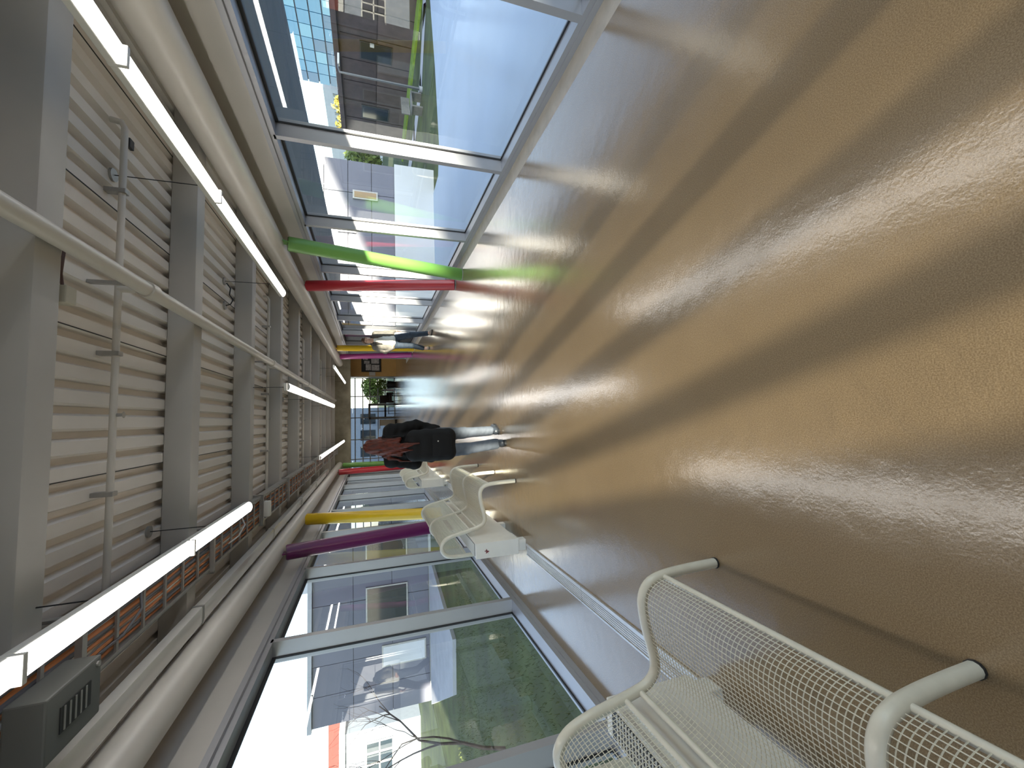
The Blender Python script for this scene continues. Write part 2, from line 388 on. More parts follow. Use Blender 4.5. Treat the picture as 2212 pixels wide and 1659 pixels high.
# junction box with conduit at the nearest beam
o = thing('junction_box', 'small cream junction box with a curved cable on the nearest beam', 'junction box', (.70, 2.685, 3.05))
build('box', BX(-.045, .045, -.012, .07, -.04, .055, bev=.006), mat('cream_box', (.50, .46, .36), .5), o)
build('cable', MB().tube([(.05, .03, .0), (.12, .05, .02), (.25, .05, .01), (.30, .04, 0.10), (.42, .02, .13), (.62, .0, .12), (.70, -.02, .10)], .008, 8), mat('brown_cable', (.12, .07, .06), .5), o, smooth=40)
o = tag(build('ceiling_sensor', BX(-.035, .035, -.03, .03, -.025, 0, bev=.006), M['black'], loc=(2.08, 3.62, Z_DECK)), 'small black sensor on the ceiling deck near the slim cross pipe', 'sensor')
o = thing('ceiling_outlet', 'grey ceiling outlet with looped black cable above the red column light', 'outlet', (1.45, 5.75, Z_DECK))
build('plate', MB().tube([(0, 0, -.02), (0, 0, 0)], .05, 16), M['steel'], o, smooth=40)
build('cable', MB().tube([(0, 0, -.02), (.02, 0, -.07), (.08, .02, -.09), (.14, .02, -.05), (.22, .02, -.06), (.28, .01, -.02)], .007, 8), M['black'], o, smooth=40)

# cable tray
o = thing('cable_tray', 'galvanised ladder tray carrying orange and grey cables', 'cable tray', (-1.12, 0, 2.95))
for sx in (-1, 1):
    m = MB().box(sx*.175-.003, sx*.175+.003, .3, 19.6, 0, .09); m.box(min(sx*.175, sx*.15), max(sx*.175, sx*.15), .3, 19.6, .086, .09); m.box(min(sx*.175, sx*.15), max(sx*.175, sx*.15), .3, 19.6, 0, .004)
    build('side_rail', m, M['steel'], o)
rung = BX(-.172, .172, -.012, .012, .008, .02).mesh('rung', M['steel'])
for k in range(64): link('rung', rung, o, (0, .45+.30*k, 0))
hm = MB().box(-.20, .20, -.02, .02, -.03, 0)
for s in (-1, 1): hm.box(s*.195-.008, s*.195+.008, -.02, .02, -.03, Z_DECK-2.95)
hm = hm.mesh('tray_hanger', M['steel'])
for y in BEAMS:
    if .3 < y < 19.6: link('tray_hanger', hm, o, (0, y+.30, 0))
for k in range(11):
    x = -.14+.028*k; r = random.choice((.010, .013, .016)); pts = []
    for j in range(28): pts.append((x+random.uniform(-.012, .012), .32+.70*j, .024+r+random.choice((0, .02))*(k % 3 == 0)))
    build('cable', MB().tube(pts, r, 8), M['cable'] if k % 2 == 0 else (M['cable2'] if k % 3 else M['cable3']), o, smooth=40)
for k, y in enumerate((1.5, 3.0, 5.2)):
    pts = [(-.1, y, .03), (-.05, y+.1, -.04), (.03, y+.25, -.06), (.1, y+.42, .02)]
    build('hanging_cable', MB().tube(pts, .008, 8), M['cable3'] if k != 1 else M['cable2'], o, smooth=40)

o = thing('electrical_box', 'grey electrical enclosure with a black vent, under the cable tray', 'electrical box', (-1.19, 2.44, 2.80))
build('enclosure', BX(-.13, .13, -.18, .18, -.02, .115, bev=.008), mat('grey_enclosure', (.11, .115, .11), .55), o)
m = BX(-.05, .055, -.10, .10, -.024, -.019)
build('vent', m, M['black'], o)
for k in range(5): build('vent_slot', BX(-.045, .05, -.08+.035*k, -.072+.035*k, -.027, -.023), M['steel'], o)
build('knockout', MB().tube([(.10, .15, -.02), (.10, .15, -.028)], .012, 10), M['steel'], o)

o = thing('access_point', 'white rounded box hung below the cable tray, with a thin loop cable', 'device', (-1.10, 6.42, 2.86))
build('case', BX(-.10, .10, -.045, .045, -.03, .05, bev=.016), M['white'], o, smooth=40)
pts = [(-.02, .06+.13*(1-math.cos(a)), .06+.02*math.sin(a*2)) for a in [math.pi*k/12 for k in range(13)]]
pts = [(-.02+.10*math.sin(math.pi*k/12), .05+.26*k/12, .05+.03*math.sin(math.pi*k/12)) for k in range(13)]
build('cable', MB().tube(pts, .003, 6), M['cable3'], o, smooth=40)

o = thing('raceway', 'glossy white boxed raceway running beside the cable tray', 'raceway', (-1.56, 0, 2.90))
build('channel', BX(-.07, .07, Y_BACK, 15.3, 0, .075, bev=.012), mat('gloss_white', (.62, .60, .56), .18, coat=.4), o, smooth=40)
for y in (4.3, 7.0, 9.6, 12.0, 14.6): build('joint_clip', BX(-.074, .074, y-.02, y+.02, -.004, .078, bev=.004), M['steel'], o)

# ================================================================ BENCHES AND HEATERS
PROF = [(-.725, 0), (-.727, .14), (-.732, .25), (-.742, .33), (-.765, .385), (-.81, .415), (-.87, .418), (-.95, .405), (-1.03, .385), (-1.10, .372), (-1.15, .385), (-1.185, .43), (-1.205, .50), (-1.225, .60), (-1.245, .70), (-1.27, .78), (-1.30, .825), (-1.345, .85), (-1.40, .845), (-1.445, .81), (-1.468, .75), (-1.472, .66), (-1.472, .55), (-1.472, .0)]
def smooth_path(p, n):
    out = []; P = [np.array(q, float) for q in p]
    for i in range(len(P)-1):
        p0, p1, p2, p3 = P[max(i-1, 0)], P[i], P[i+1], P[min(i+2, len(P)-1)]
        for k in range(n):
            t = k/n; out.append(.5*((2*p1)+(-p0+p2)*t+(2*p0-5*p1+4*p2-p3)*t*t+(-p0+3*p1-3*p2+p3)*t**3))
    out.append(P[-1]); return [tuple(q) for q in out]
def bench(label, ys, pitch=.0178, wire_r=.0018):
    o = thing('mesh_bench', label, 'bench', (0, ys[-1], 0), group='wire mesh benches'); y0 = ys[-1]
    path = smooth_path(PROF[:-1], 3)+[PROF[-1]]
    full = smooth_path(PROF[:-1], 6)
    a1 = [p for p in full]
    i_f = min(range(len(full)), key=lambda i: (full[i][0]+.740)**2+(full[i][1]-.322)**2)
    i_m1 = min(range(len(full)), key=lambda i: (full[i][0]+1.20)**2+(full[i][1]-.475)**2)
    i_m2 = min(range(len(full)), key=lambda i: (full[i][0]+1.214)**2+(full[i][1]-.545)**2)
    i_b = min(range(len(full)), key=lambda i: (full[i][0]+1.472)**2+(full[i][1]-.60)**2)
    for y in ys:
        r = .0225
        build('end_frame', MB().tube([(p[0], y-y0, p[1]) for p in path], r, 12), M['bench'], o, smooth=50)
        for x in (-.725, -1.472): build('foot_pad', MB().tube([(x, y-y0, 0), (x, y-y0, .008)], .025, 12), M['black'], o)
    for ya, yb in zip(ys[:-1], ys[1:]):
        lo, hi = min(ya, yb)-y0+.02, max(ya, yb)-y0-.02
        for i in (i_f, i_m1, i_m2, i_b):
            x, z = full[i]; build('cross_rail', MB().tube([(x, lo, z-.012), (x, hi, z-.012)], .0125, 10), M['bench'], o, smooth=50)
        for (ia, ib) in ((i_f, i_m1), (i_m2, i_b)):
            seg = full[ia:ib+1]
            w = MB(); n = max(2, int(round((hi-lo)/pitch)))
            for k in range(n+1):
                y = lo+(hi-lo)*k/n; w.tube([(p[0], y, p[1]) for p in seg[::2]+[seg[-1]]], wire_r, 4, cap=False)
            d = 0; last = seg[0]; nxt = pitch
            for p, q in zip(seg[:-1], seg[1:]):
                L = math.dist(p, q); t = nxt-d
                while t <= L:
                    x = p[0]+(q[0]-p[0])*t/L; z = p[1]+(q[1]-p[1])*t/L
                    w.tube([(x, lo, z+wire_r*1.2), (x, hi, z+wire_r*1.2)], wire_r, 4, cap=False); t += pitch; nxt += pitch
                d += L
            stuff(build('mesh_panel', w, M['wire'], o))
            for yy in (lo-.004, hi+.004):       # flat edge band along each frame
                b = MB(); 
                for p, q in zip(seg[:-1], seg[1:]):
                    b.quad((p[0], yy-.006, p[1]+.004), (q[0], yy-.006, q[1]+.004), (q[0], yy+.006, q[1]+.004), (p[0], yy+.006, p[1]+.004))
                    b.quad((p[0], yy-.006, p[1]-.004), (q[0], yy-.006, q[1]-.004), (q[0], yy+.006, q[1]-.004), (p[0], yy+.006, p[1]-.004))
                build('edge_band', b, M['bench'], o)
    return o
bench('cream wire mesh bench in front of the grass courtyard window, largest in view', [1.65, .74, -.17])
bench('cream wire mesh bench in front of the dark purple and golden columns', [4.59, 5.46, 6.38])
bench('cream wire mesh bench beside the coral red column, farthest along the wall', [9.55, 10.45, 11.35])

def heater(label, y0, y1, sticker=False):
    o = thing('heater', label, 'heater', (-1.355, y0, 0), group='low white wall heaters'); L = y1-y0
    build('body', BX(-.075, .075, 0, L, .095, .55, bev=.006), M['white'], o)
    build('end_panel', BX(-.078, .078, -.006, .014, .092, .553, bev=.004), M['white'], o)
    m = BX(-.062, .062, .05, L-.05, .5505, .553); build('top_grille', m, M['dark'], o)
    gm = BX(-.06, .06, -.003, .003, .5515, .5575).mesh('grille_bar', M['white'])
    k = int((L-.12)/.022)
    for i in range(0, min(k, 110)): link('grille_bar', gm, o, (0, .06+.022*i, 0))
    n = max(2, int(L/.75)+1)
    for i in range(n):
        y = .02+(L-.14)*i/(n-1); build('leg', BX(-.055, .055, y, y+.10, 0, .097, bev=.003), M['white'], o)
    if sticker:
        c = mat('dark_red_sticker', (.16, .02, .03), .5); m = MB()
        cx, cz = -.012, .435
        pts = []
        for k in range(18):
            a = 2*math.pi*k/18; rr = .014*(1+.35*math.sin(3*a)+.2*math.cos(5*a)); pts.append((cx+rr*math.cos(a), -.0075, cz+rr*1.1*math.sin(a)))
        m.quad(*pts)
        for a in (.4, 1.2, 1.9, 3.6, 4.4): m.box(cx+.012*math.cos(a)-.002, cx+.026*math.cos(a)+.002, -.0075, -.0070, cz+.013*math.sin(a)-.0015, cz+.026*math.sin(a)+.0015)
        build('sticker', m, c, o)
    return o
heater('low white heater with a dark red sticker on its end, behind a bench', 4.29, 6.6, True)
heater('low white heater behind the mesh bench by the grass courtyard window', -.4, 1.78)
heater('low white heater behind the farthest mesh bench', 9.20, 11.6)

# ================================================================ LOBBY BEYOND THE CONCRETE LINTEL
struct(build('wall_added_lobby_shade', BX(-7.2, 8.2, Y_END+.35, Y_LOBBY+.2, 3.32, 7.4), M['plinth']))  # unseen block added over the lobby to keep the end building shaded
struct(build('wall_lobby_left', BX(-7.2, -7, Y_END+.35, Y_LOBBY, 0, 3.2), M['fascia']))
struct(build('wall_lobby_right', BX(8, 8.2, Y_END+.35, Y_LOBBY, 0, 3.2), M['fascia']))
struct(build('wall_ochre', BX(2.95, 8, 28.4, 28.6, 0, 3.0), M['yellow_wall']))
m = BX(3.05, 8, Y_LOBBY, Y_LOBBY+.2, 0, 3.0); m.box(-7, -3.3, Y_LOBBY, Y_LOBBY+.2, 0, 3.0)
struct(build('wall_lobby_end', m, M['fascia']))
wg = struct(empty('window_60'))
for x in (2.99, 1.74, .30, -1.15, -2.45, -3.28): build('mullion', BX(x-.03, x+.03, Y_LOBBY, Y_LOBBY+.1, 0, 3.0), M['alu'], wg)
for z in (.04, .66, 1.13, 1.65, 2.11, 2.60): build('transom', BX(-3.3, 3.0, Y_LOBBY+.01, Y_LOBBY+.09, z-.032, z+.032), M['alu'], wg)
build('pane', MB().quad((-3.3, Y_LOBBY+.05, 0), (3, Y_LOBBY+.05, 0), (3, Y_LOBBY+.05, 3), (-3.3, Y_LOBBY+.05, 3)), M['pane'], wg)
dd = struct(empty('door_1'))
for x in (.24, 1.16): build('door_post', BX(x-.07, x+.07, Y_LOBBY-.12, Y_LOBBY, 0, 1.70), mat('door_frame', (.22, .21, .19), .5), dd)
build('door_head', BX(.17, 1.23, Y_LOBBY-.12, Y_LOBBY, 1.62, 1.76), MATS['door_frame'], dd)
build('door_rail', BX(.3, 1.1, Y_LOBBY-.08, Y_LOBBY-.04, .60, .72), M['black'], dd)
build('door_stile', BX(.68, .73, Y_LOBBY-.08, Y_LOBBY-.03, 0, 1.62), MATS['door_frame'], dd)

o = thing('notice_board', 'black framed notice board with pinned papers on the ochre wall', 'notice board', (3.70, 28.39, 1.55))
build('board', BX(-.47, .47, -.05, 0, -.60, .60), M['black'], o)
for (x0, x1, z0, z1) in ((-.40, -.02, -.50, -.02), (-.38, .02, .02, .34), (.06, .36, -.48, .0), (.05, .24, .10, .44), (.30, .42, .20, .50)):
    build('paper', BX(x0, x1, -.056, -.05, z0, z1), M['paper'], o)
tag(build('wall_sign', BX(2.98, 3.22, 28.37, 28.39, 1.30, 1.68), M['white']), 'small white paper sign at the edge of the ochre wall', 'sign')

def armchair(label, x, y, rz):
    o = thing('armchair', label, 'chair', (x, y, 0), rz); lm = mat('dark_leather', (.022, .012, .010), .35, var=.2, vscale=10)
    build('seat', BX(-.26, .26, -.26, .26, .28, .46, bev=.03), lm, o, smooth=40)
    build('backrest', BX(-.28, .28, .20, .32, .30, 1.05, bev=.03), lm, o, smooth=40)
    for s in (-1, 1): build('armrest', BX(s*.30-.05, s*.30+.05, -.26, .28, .18, .64, bev=.02), lm, o, smooth=40)
    for sx in (-1, 1):
        for sy_ in (-1, 1): build('leg', MB().tube([(sx*.24, sy_*.22, 0), (sx*.24, sy_*.22, .30)], .02, 8), M['black'], o, smooth=40)
    return o
armchair('dark leather armchair in the lobby in front of the end glazing', 1.50, 28.6, .2)
o = thing('reception_desk', 'beige lobby counter by the end glazing, beside the glazed door', 'counter', (-.15, 28.9, 0))
build('counter_top', BX(-.32, .30, -.3, .3, 1.02, 1.08, bev=.01), mat('beige_laminate', (.45, .40, .32), .5), o)
build('front_panel', BX(-.12, .28, -.25, .25, 0, 1.02, bev=.01), MATS['beige_laminate'], o)
build('kick_plate', BX(-.10, .26, -.27, -.24, 0, .1), M['dark'], o)
o = thing('side_table', 'small black lobby table near the glazed door', 'table', (.72, 28.6, 0))
build('top', BX(-.25, .25, -.2, .2, .48, .52, bev=.006), M['black'], o)
for sx in (-1, 1):
    for s2 in (-1, 1): build('leg', MB().tube([(sx*.22, s2*.17, 0), (sx*.22, s2*.17, .48)], .012, 8), M['black'], o)
o = thing('planter', 'dark planter with a leafy plant below the end glazing', 'plant', (2.45, 29.3, 0))
build('pot', MB().tube([(0, 0, 0), (0, 0, .55)], [.22, .28], 20), M['black'], o, smooth=40)
def leaves(n, c, rad, size, seed):
    g = np.random.default_rng(seed); b = MB()
    for _ in range(n):
        d = g.normal(size=3); d /= np.linalg.norm(d); p = np.array(c)+d*np.array(rad)*g.uniform(.35, 1)**.5
        u = g.normal(size=3); u /= np.linalg.norm(u); v = np.cross(u, g.normal(size=3)); v /= np.linalg.norm(v)
        s = size*g.uniform(.6, 1.4); b.quad(p-u*s, p+v*s*.45, p+u*s, p-v*s*.45)
    return b
stuff(build('foliage', leaves(350, (0, 0, .85), (.35, .3, .4), .07, 3), M['leafg'], o))

# ================================================================ OUTSIDE
GZ = -.6
struct(build('ground', BX(-120, 140, -130, 140, GZ-.3, GZ), M['grass']))
# pale curved plaza beside the hall on the lawn side
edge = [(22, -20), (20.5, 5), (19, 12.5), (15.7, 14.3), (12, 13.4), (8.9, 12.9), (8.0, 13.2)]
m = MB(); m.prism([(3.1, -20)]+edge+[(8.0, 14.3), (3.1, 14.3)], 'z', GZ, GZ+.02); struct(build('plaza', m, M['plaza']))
pp = [(30, 15.2), (22, 15.0), (16.5, 15.9), (14.6, 17.6), (14.3, 20.5), (14.6, 40)]
m = MB()
for i, (a, b) in enumerate(zip(pp[:-1], pp[1:])):
    d = Vector((b[0]-a[0], b[1]-a[1], 0)).normalized(); n_ = Vector((-d.y, d.x, 0))*.55
    A, B = Vector((*a, GZ+.012)), Vector((*b, GZ+.012)); m.quad(A-n_-d*.3, B-n_+d*.3, B+n_+d*.3, A+n_-d*.3)
struct(build('path', m, M['path']))

# dark brown single storey building across the lawn
o = thing('brown_building', 'dark brown flat roofed building across the lawn', 'building', (19.2, 22, GZ))
build('wall', BX(0, 9, -9, 6.2, 0, 3.75), M['brown'], o)
build('roof_edge', BX(-.35, 9.3, -9.3, 6.5, 3.6, 3.85), M['brown'], o)
pm = BX(-.05, 0, .02, 1.45, .06, 1.72).mesh('facade_panel', M['brownlight']); pm2 = BX(-.05, 0, .02, 1.45, 1.78, 3.5).mesh('facade_panel_upper', M['brown'])
for k in range(10):
    link('facade_panel', pm, o, (0, -8.9+1.5*k, 0)); link('facade_panel', pm2, o, (0, -8.9+1.5*k, 0))
for k in (1, 5, 8):
    wnd = build('window', BX(-.09, -.05, 0, 1.1, 1.0, 2.6), M['black'], o, loc=(0, -8.7+1.5*k, 0)); build('pane', BX(-.10, -.09, .06, 1.04, 1.06, 2.54), M['dpane'], wnd)
build('wall_lamp', BX(-.18, -.05, -1.2, -1.05, 1.9, 2.1), M['white'], o)
build('sunlit_grass_strip', BX(-1.6, -.4, -9, 6, 0, .10), mat('sunlit_grass', (.26, .40, .04), .9, var=.3, vscale=3), o)  # sunlit band of lawn, put in as a lighter grass colour

o = thing('lamp_post', 'tall slim lamp post standing by the lawn path', 'lamp post', (14.1, 17.05, GZ))
build('pole', MB().tube([(0, 0, 0), (0, 0, 3.3)], [.06, .035], 12), mat('dark_pole', (.16, .17, .18), .4, metal=.5), o, smooth=40)
build('arm', MB().tube([(0, 0, 3.28), (.2, 0, 3.34), (.45, 0, 3.34)], .025, 8), MATS['dark_pole'], o, smooth=40)
build('lamp_head', BX(.30, .75, -.09, .09, 3.28, 3.36, bev=.02), M['white'], o)
build('base', MB().tube([(0, 0, 0), (0, 0, .12)], .11, 12), M['path'], o)
o = thing('garden_bench', 'small grey garden bench at the foot of the lamp post', 'bench', (13.6, 17.3, GZ), .4)
build('seat', BX(-.6, .6, -.2, .2, .42, .47), M['steel'], o)
for s in (-1, 1): build('leg', BX(s*.5-.05, s*.5+.05, -.18, .18, 0, .42), M['steel'], o)
build('backrest', BX(-.6, .6, .17, .21, .5, .85), M['steel'], o)

# glass office tower and pale block far beyond
o = thing('glass_tower', 'blue glass curtain walled office block beyond the brown building', 'building', (40, 38, GZ))
build('core', BX(.1, 14, -20, 12.6, 0, 10.0), mat('tower_core', (.05, .08, .14), .4), o)
pnm = [BX(-.06, .06, .04, 1.50, .05, 1.10).mesh('glass_panel', mat('tower_glass%d' % k, c, .08, spec=.8)) for k, c in enumerate(((.10, .34, .52), (.05, .16, .30), (.22, .50, .62)))]
for i in range(21):
    for j in range(8):
        link('glass_panel', pnm[int(rng.choice(3, p=[.5, .25, .25]))], o, (0, -19.6+1.54*i, .6+1.18*j))
o = thing('pale_block', 'white far away block with small dark windows, beside the glass office block', 'building', (46, 62, GZ))
build('wall', BX(0, 12, -3, 14, 0, 8.2), M['plinth'], o)
wm = BX(-.05, .02, 0, .5, 0, .85).mesh('window', M['dpane'])
for i in range(7):
    for j in range(4): link('window', wm, o, (0, -2.2+1.25*i, 1.2+1.65*j))

def tree(name, label, loc, h, crown, mt, seed, n=1500, leaf=.16):
    o = thing(name, label, 'tree', loc); g = random.Random(seed)
    m = MB().tube([(0, 0, 0), (.05, 0, h*.3), (-.03, .05, h*.6), (0, 0, h*.85)], [.14, .11, .08, .03], 8)
    for k in range(6):
        a = g.uniform(0, 6.28); z = h*g.uniform(.35, .6); m.tube([(0, 0, z), (math.cos(a)*crown[0]*.4, math.sin(a)*crown[1]*.4, z+h*.14), (math.cos(a)*crown[0]*.75, math.sin(a)*crown[1]*.75, z+h*.22)], [.05, .035, .012], 6)
    build('trunk', m, M['bark'], o, smooth=50)
    lv = MB()
    for k in range(9):
        a = g.uniform(0, 6.28); rr = g.uniform(.2, .7); c = (math.cos(a)*crown[0]*rr, math.sin(a)*crown[1]*rr, h*.66+g.uniform(-.5, .6)*crown[2])
        b = leaves(n//9, c, [q*.5 for q in crown], leaf, seed*31+k); off = len(lv.v); lv.v += b.v; lv.f += [tuple(i+off for i in f) for f in b.f]; lv.m += b.m
    stuff(build('foliage', lv, mt, o)); return o
tree('autumn_tree', 'yellow autumn tree behind the end of the brown building', (21.6, 30, GZ), 4.6, (1.3, 1.3, 1.5), M['leafy'], 11)
tree('green_tree', 'green leafy tree beside the grey panelled wing across the lawn', (15.2, 25.5, GZ), 3.6, (1.9, 1.7, 1.2), M['leafg'], 12, 2200)
tree('autumn_tree', 'low yellow green tree outside the lobby end glazing', (2.9, 41, GZ), 2.9, (1.5, 1.2, 1.0), M['leafg'], 13, 1800, .16)
o = thing('notice_sign', 'light blue sign board on a post by the green tree', 'sign', (10.9, 18.6, GZ))
build('post', MB().tube([(0, 0, 0), (0, 0, 1.55)], .03, 8), M['steel'], o); build('panel', BX(-.30, .30, -.03, .03, .95, 1.55, bev=.005), mat('sign_blue', (.10, .42, .66), .5), o)
tag(build('bollard', MB().tube([(0, 0, 0), (0, 0, .9)], .06, 12), mat('bollard_yellow', (.75, .5, .05), .5), smooth=40, loc=(9.6, 16.2, GZ)), 'yellow bollard by the corner of the panelled wing', 'bollard')

# grey panelled wings that cross the hall
def wing(name, label, x0, x1, y, ztop, zpl, plinth, win):
    o = thing(name, label, 'building', (x0, y, GZ)); L = x1-x0
    build('core', BX(0, L, .25, 5.2, 0, ztop-GZ), M['wing'], o)
    build('plinth', BX(0, L, 0 if plinth else .2, 5.2, 0, zpl-GZ), M['plinth'], o)
    nx = max(1, int(L/1.0)); dx = L/nx; z0 = zpl-GZ; nz = 3; dz = (ztop-GZ-z0)/nz
    pm = BX(.008, dx-.008, .16, .25, .008, dz-.008, bev=.006).mesh('panel', M['wing'])
    for i in range(nx):
        for j in range(nz): link('panel', pm, o, (dx*i, 0, z0+dz*j))
    for (wx, wz, ww, wh, mm) in win:
        f = build('window', BX(wx, wx+ww, .10, .17, wz, wz+wh), M['steel'], o); build('pane', BX(wx+.05, wx+ww-.05, .09, .10, wz+.05, wz+wh-.05), mm, f)
    build('coping', BX(-.08, L+.08, .05, 5.3, ztop-GZ, ztop-GZ+.14), M['alu'], o)
    return o
lit = mat('tan_blind', (.42, .28, .15), .6)
wing('panelled_wing', 'grey panelled wing with a white base across the lawn side', 3.20, 8.85, 14.3, 3.0, .75, True, [(4.3, 1.9, .30, .8, lit), (3.1, 2.6, .35, .6, lit)])
wing('panelled_wing', 'blue grey panelled wing across the grass courtyard', -10.6, -2.45, 16.8, 3.6, -.5, False, [(1.6, .25, .75, 1.6, M['plinth']), (3.2, .9, 1.3, 1.5, M['dpane']), (5.4, .9, 1.3, 1.5, M['dpane'])])
# courtyard on the left
m = MB(); m.prism([(-6.0, 11.9), (-5.2, 16.75), (-10.6, 16.75), (-7.5, 12.0)], 'z', GZ, GZ+.10); 
tag(build('concrete_landing', m, M['path']), 'pale concrete landing in the grass in front of the blue grey wing', 'landing')
o = thing('red_building', 'orange red rendered building behind the blue grey wing', 'building', (-32, 32, GZ))
build('wall', BX(0, 12.5, 0, 8, 0, 5.0), M['red_b'], o); build('coping', BX(-.1, 12.6, -.1, 8.1, 5.0, 5.2), M['plinth'], o)
for k in range(4): build('window', BX(1.2+2.9*k, 2.6+2.9*k, -.06, 0, 1.4, 3.0), M['dpane'], o)
o = thing('pale_house', 'pale blue rendered house with a white barred window', 'building', (-26, 22, GZ))
build('wall', BX(0, 11.7, 0, 6, 0, 3.4), M['bluewall'], o); 
for k in range(3):
    wnd = build('window', BX(9.2-3.2*k, 11.1-3.2*k, -.05, .0, 1.3, 2.5), M['dpane'], o)
    mm = MB()
    for q in range(5): mm.box(9.2-3.2*k+.475*q-.03, 9.2-3.2*k+.475*q+.03, -.09, -.05, 1.3, 2.5)
    for q in range(3): mm.box(9.2-3.2*k, 11.1-3.2*k, -.09, -.05, 1.27+.6*q, 1.33+.6*q)
    build('muntins', mm, M['white'], wnd)
build('roof', MB().prism([(-.4, 3.4), (6.4, 3.4), (6.2, 3.65), (-.2, 3.65)], 'x', -.3, 12.0), M['white'], o)
# bare tree whose branches reach in front of the courtyard window
def bare_tree(label, loc, seed):
    o = thing('bare_tree', label, 'tree', loc); g = random.Random(seed); tr = MB(); br = MB()
    def grow(p, d, L, r, lev):
        pts = [p]; q = p.copy(); dd = d.copy()
        for k in range(4):
            dd = (dd+Vector((g.uniform(-.22, .22), g.uniform(-.22, .22), g.uniform(-.05, .16)))).normalized(); q = q+dd*L/4; pts.append(q.copy())
        (tr if lev == 0 else br).tube(pts, [r, r*.88, r*.76, r*.64, r*.5], 6 if lev < 2 else 4, cap=True)
        if lev < 4:
            for k in range(3 if lev < 3 else 2):
                b = pts[g.choice((2, 3, 4, 4))]; nd = (dd+Vector((g.uniform(-.9, .9), g.uniform(-.9, .9), g.uniform(-.2, .5)))).normalized()
                grow(b, nd, L*g.uniform(.55, .8), r*.5, lev+1)
    grow(Vector((0, 0, 0)), Vector((.12, .12, 1)), 1.5, .035, 0)
    build('trunk', tr, M['bark'], o, smooth=60); build('branches', br, M['bark'], o, smooth=60); return o
bare_tree('bare thin tree in the grass courtyard outside the window by the bench', (-5.7, 7.4, GZ), 5)
# grass blades in the courtyard next to the glass
g = np.random.default_rng(4); bl = MB()
for _ in range(12000):
    x, y = g.uniform(-9, -2.5), g.uniform(2, 11.8); h = g.uniform(.03, .07)
    if math.hypot(x+5.7, y-7.4) < .25: continue
    a = g.uniform(0, 6.28); dx, dy = math.cos(a)*.006, math.sin(a)*.006; lx, ly = g.normal(0, .02, 2)
    bl.quad((x-dx, y-dy, GZ), (x+dx, y+dy, GZ), (x+lx, y+ly, GZ+h))
gb = stuff(build('grass_blades', bl, mat('blade_green', (.09, .115, .03), .8, var=.4, vscale=2))); gb['label'] = 'short green and yellowish grass of the courtyard beside the glass'; gb['category'] = 'grass'
# long unseen block added behind on the right, keeps low sun off the plaza
o = thing('added_shade_block', 'long plain unseen block added behind the plaza to cut the low sun', 'building', (23, -115, GZ))
build('wall', BX(0, 10, 0, 85, 0, 9.36), M['brown'], o); build('coping', BX(-.02, 10.1, -.1, 85.1, 9.36, 9.40), M['alu'], o)
# blue grey building outside the lobby
o = thing('end_building', 'pale blue building seen through the lobby end glazing', 'building', (-9, 44, GZ))
build('wall', BX(0, 10.4, 0, 6, 0, 6.0), M['bluewall'], o)
for k in range(6): build('window', BX(.8+1.6*k, 1.8+1.6*k, -.05, 0, 1.8, 3.2), M['dpane'], o)

# ================================================================ PEOPLE
def surface_nets(Fv, org, h):
    ins = Fv < 0; nx, ny, nz = Fv.shape
    cnt = np.zeros((nx-1, ny-1, nz-1), np.float32); pos = np.zeros((nx-1, ny-1, nz-1, 3), np.float32)
    for ax in range(3):
        for a in (0, 1):
            for b in (0, 1):
                o0 = [0, 0, 0]; others = [q for q in range(3) if q != ax]; o0[others[0]] = a; o0[others[1]] = b
                o1 = list(o0); o1[ax] = 1
                s0 = tuple(slice(q, q+n-1) for q, n in zip(o0, Fv.shape)); s1 = tuple(slice(q, q+n-1) for q, n in zip(o1, Fv.shape))
                f0, f1 = Fv[s0], Fv[s1]; c = (f0 < 0) != (f1 < 0)
                t = np.where(c, f0/np.where(c, f0-f1, 1), 0)
                cnt += c
                for q in range(3):
                    pos[..., q] += np.where(c, (o0[q] + (t if q == ax else 0)), 0)
    act = cnt > 0; idx = -np.ones(cnt.shape, np.int64); ii = np.argwhere(act); idx[act] = np.arange(len(ii))
    V = (ii + pos[act]/cnt[act][:, None])*h + np.array(org)
    faces = []
    for ax in range(3):
        u, v = [(1, 2), (2, 0), (0, 1)][ax]
        s0 = [slice(None)]*3; s1 = [slice(None)]*3; s0[ax] = slice(0, -1); s1[ax] = slice(1, None)
        a, b = ins[tuple(s0)], ins[tuple(s1)]; e = np.argwhere(a != b)
        for q in (u, v): e = e[(e[:, q] > 0) & (e[:, q] < Fv.shape[q]-1)]
        if not len(e): continue
        fl_ = a[tuple(e.T)]
        def cell(du, dv):
            k = e.copy(); k[:, u] -= du; k[:, v] -= dv; return idx[tuple(k.T)]
        q4 = np.stack([cell(1, 1), cell(0, 1), cell(0, 0), cell(1, 0)], 1); q4[~fl_] = q4[~fl_][:, ::-1]
        faces.append(q4)
    return V, np.concatenate(faces)
def rc(a, b, ra, rb=None, k=.02): return ('c', a, b, ra, ra if rb is None else rb, k)
def el(c, r, k=.02): return ('e', c, r, k)
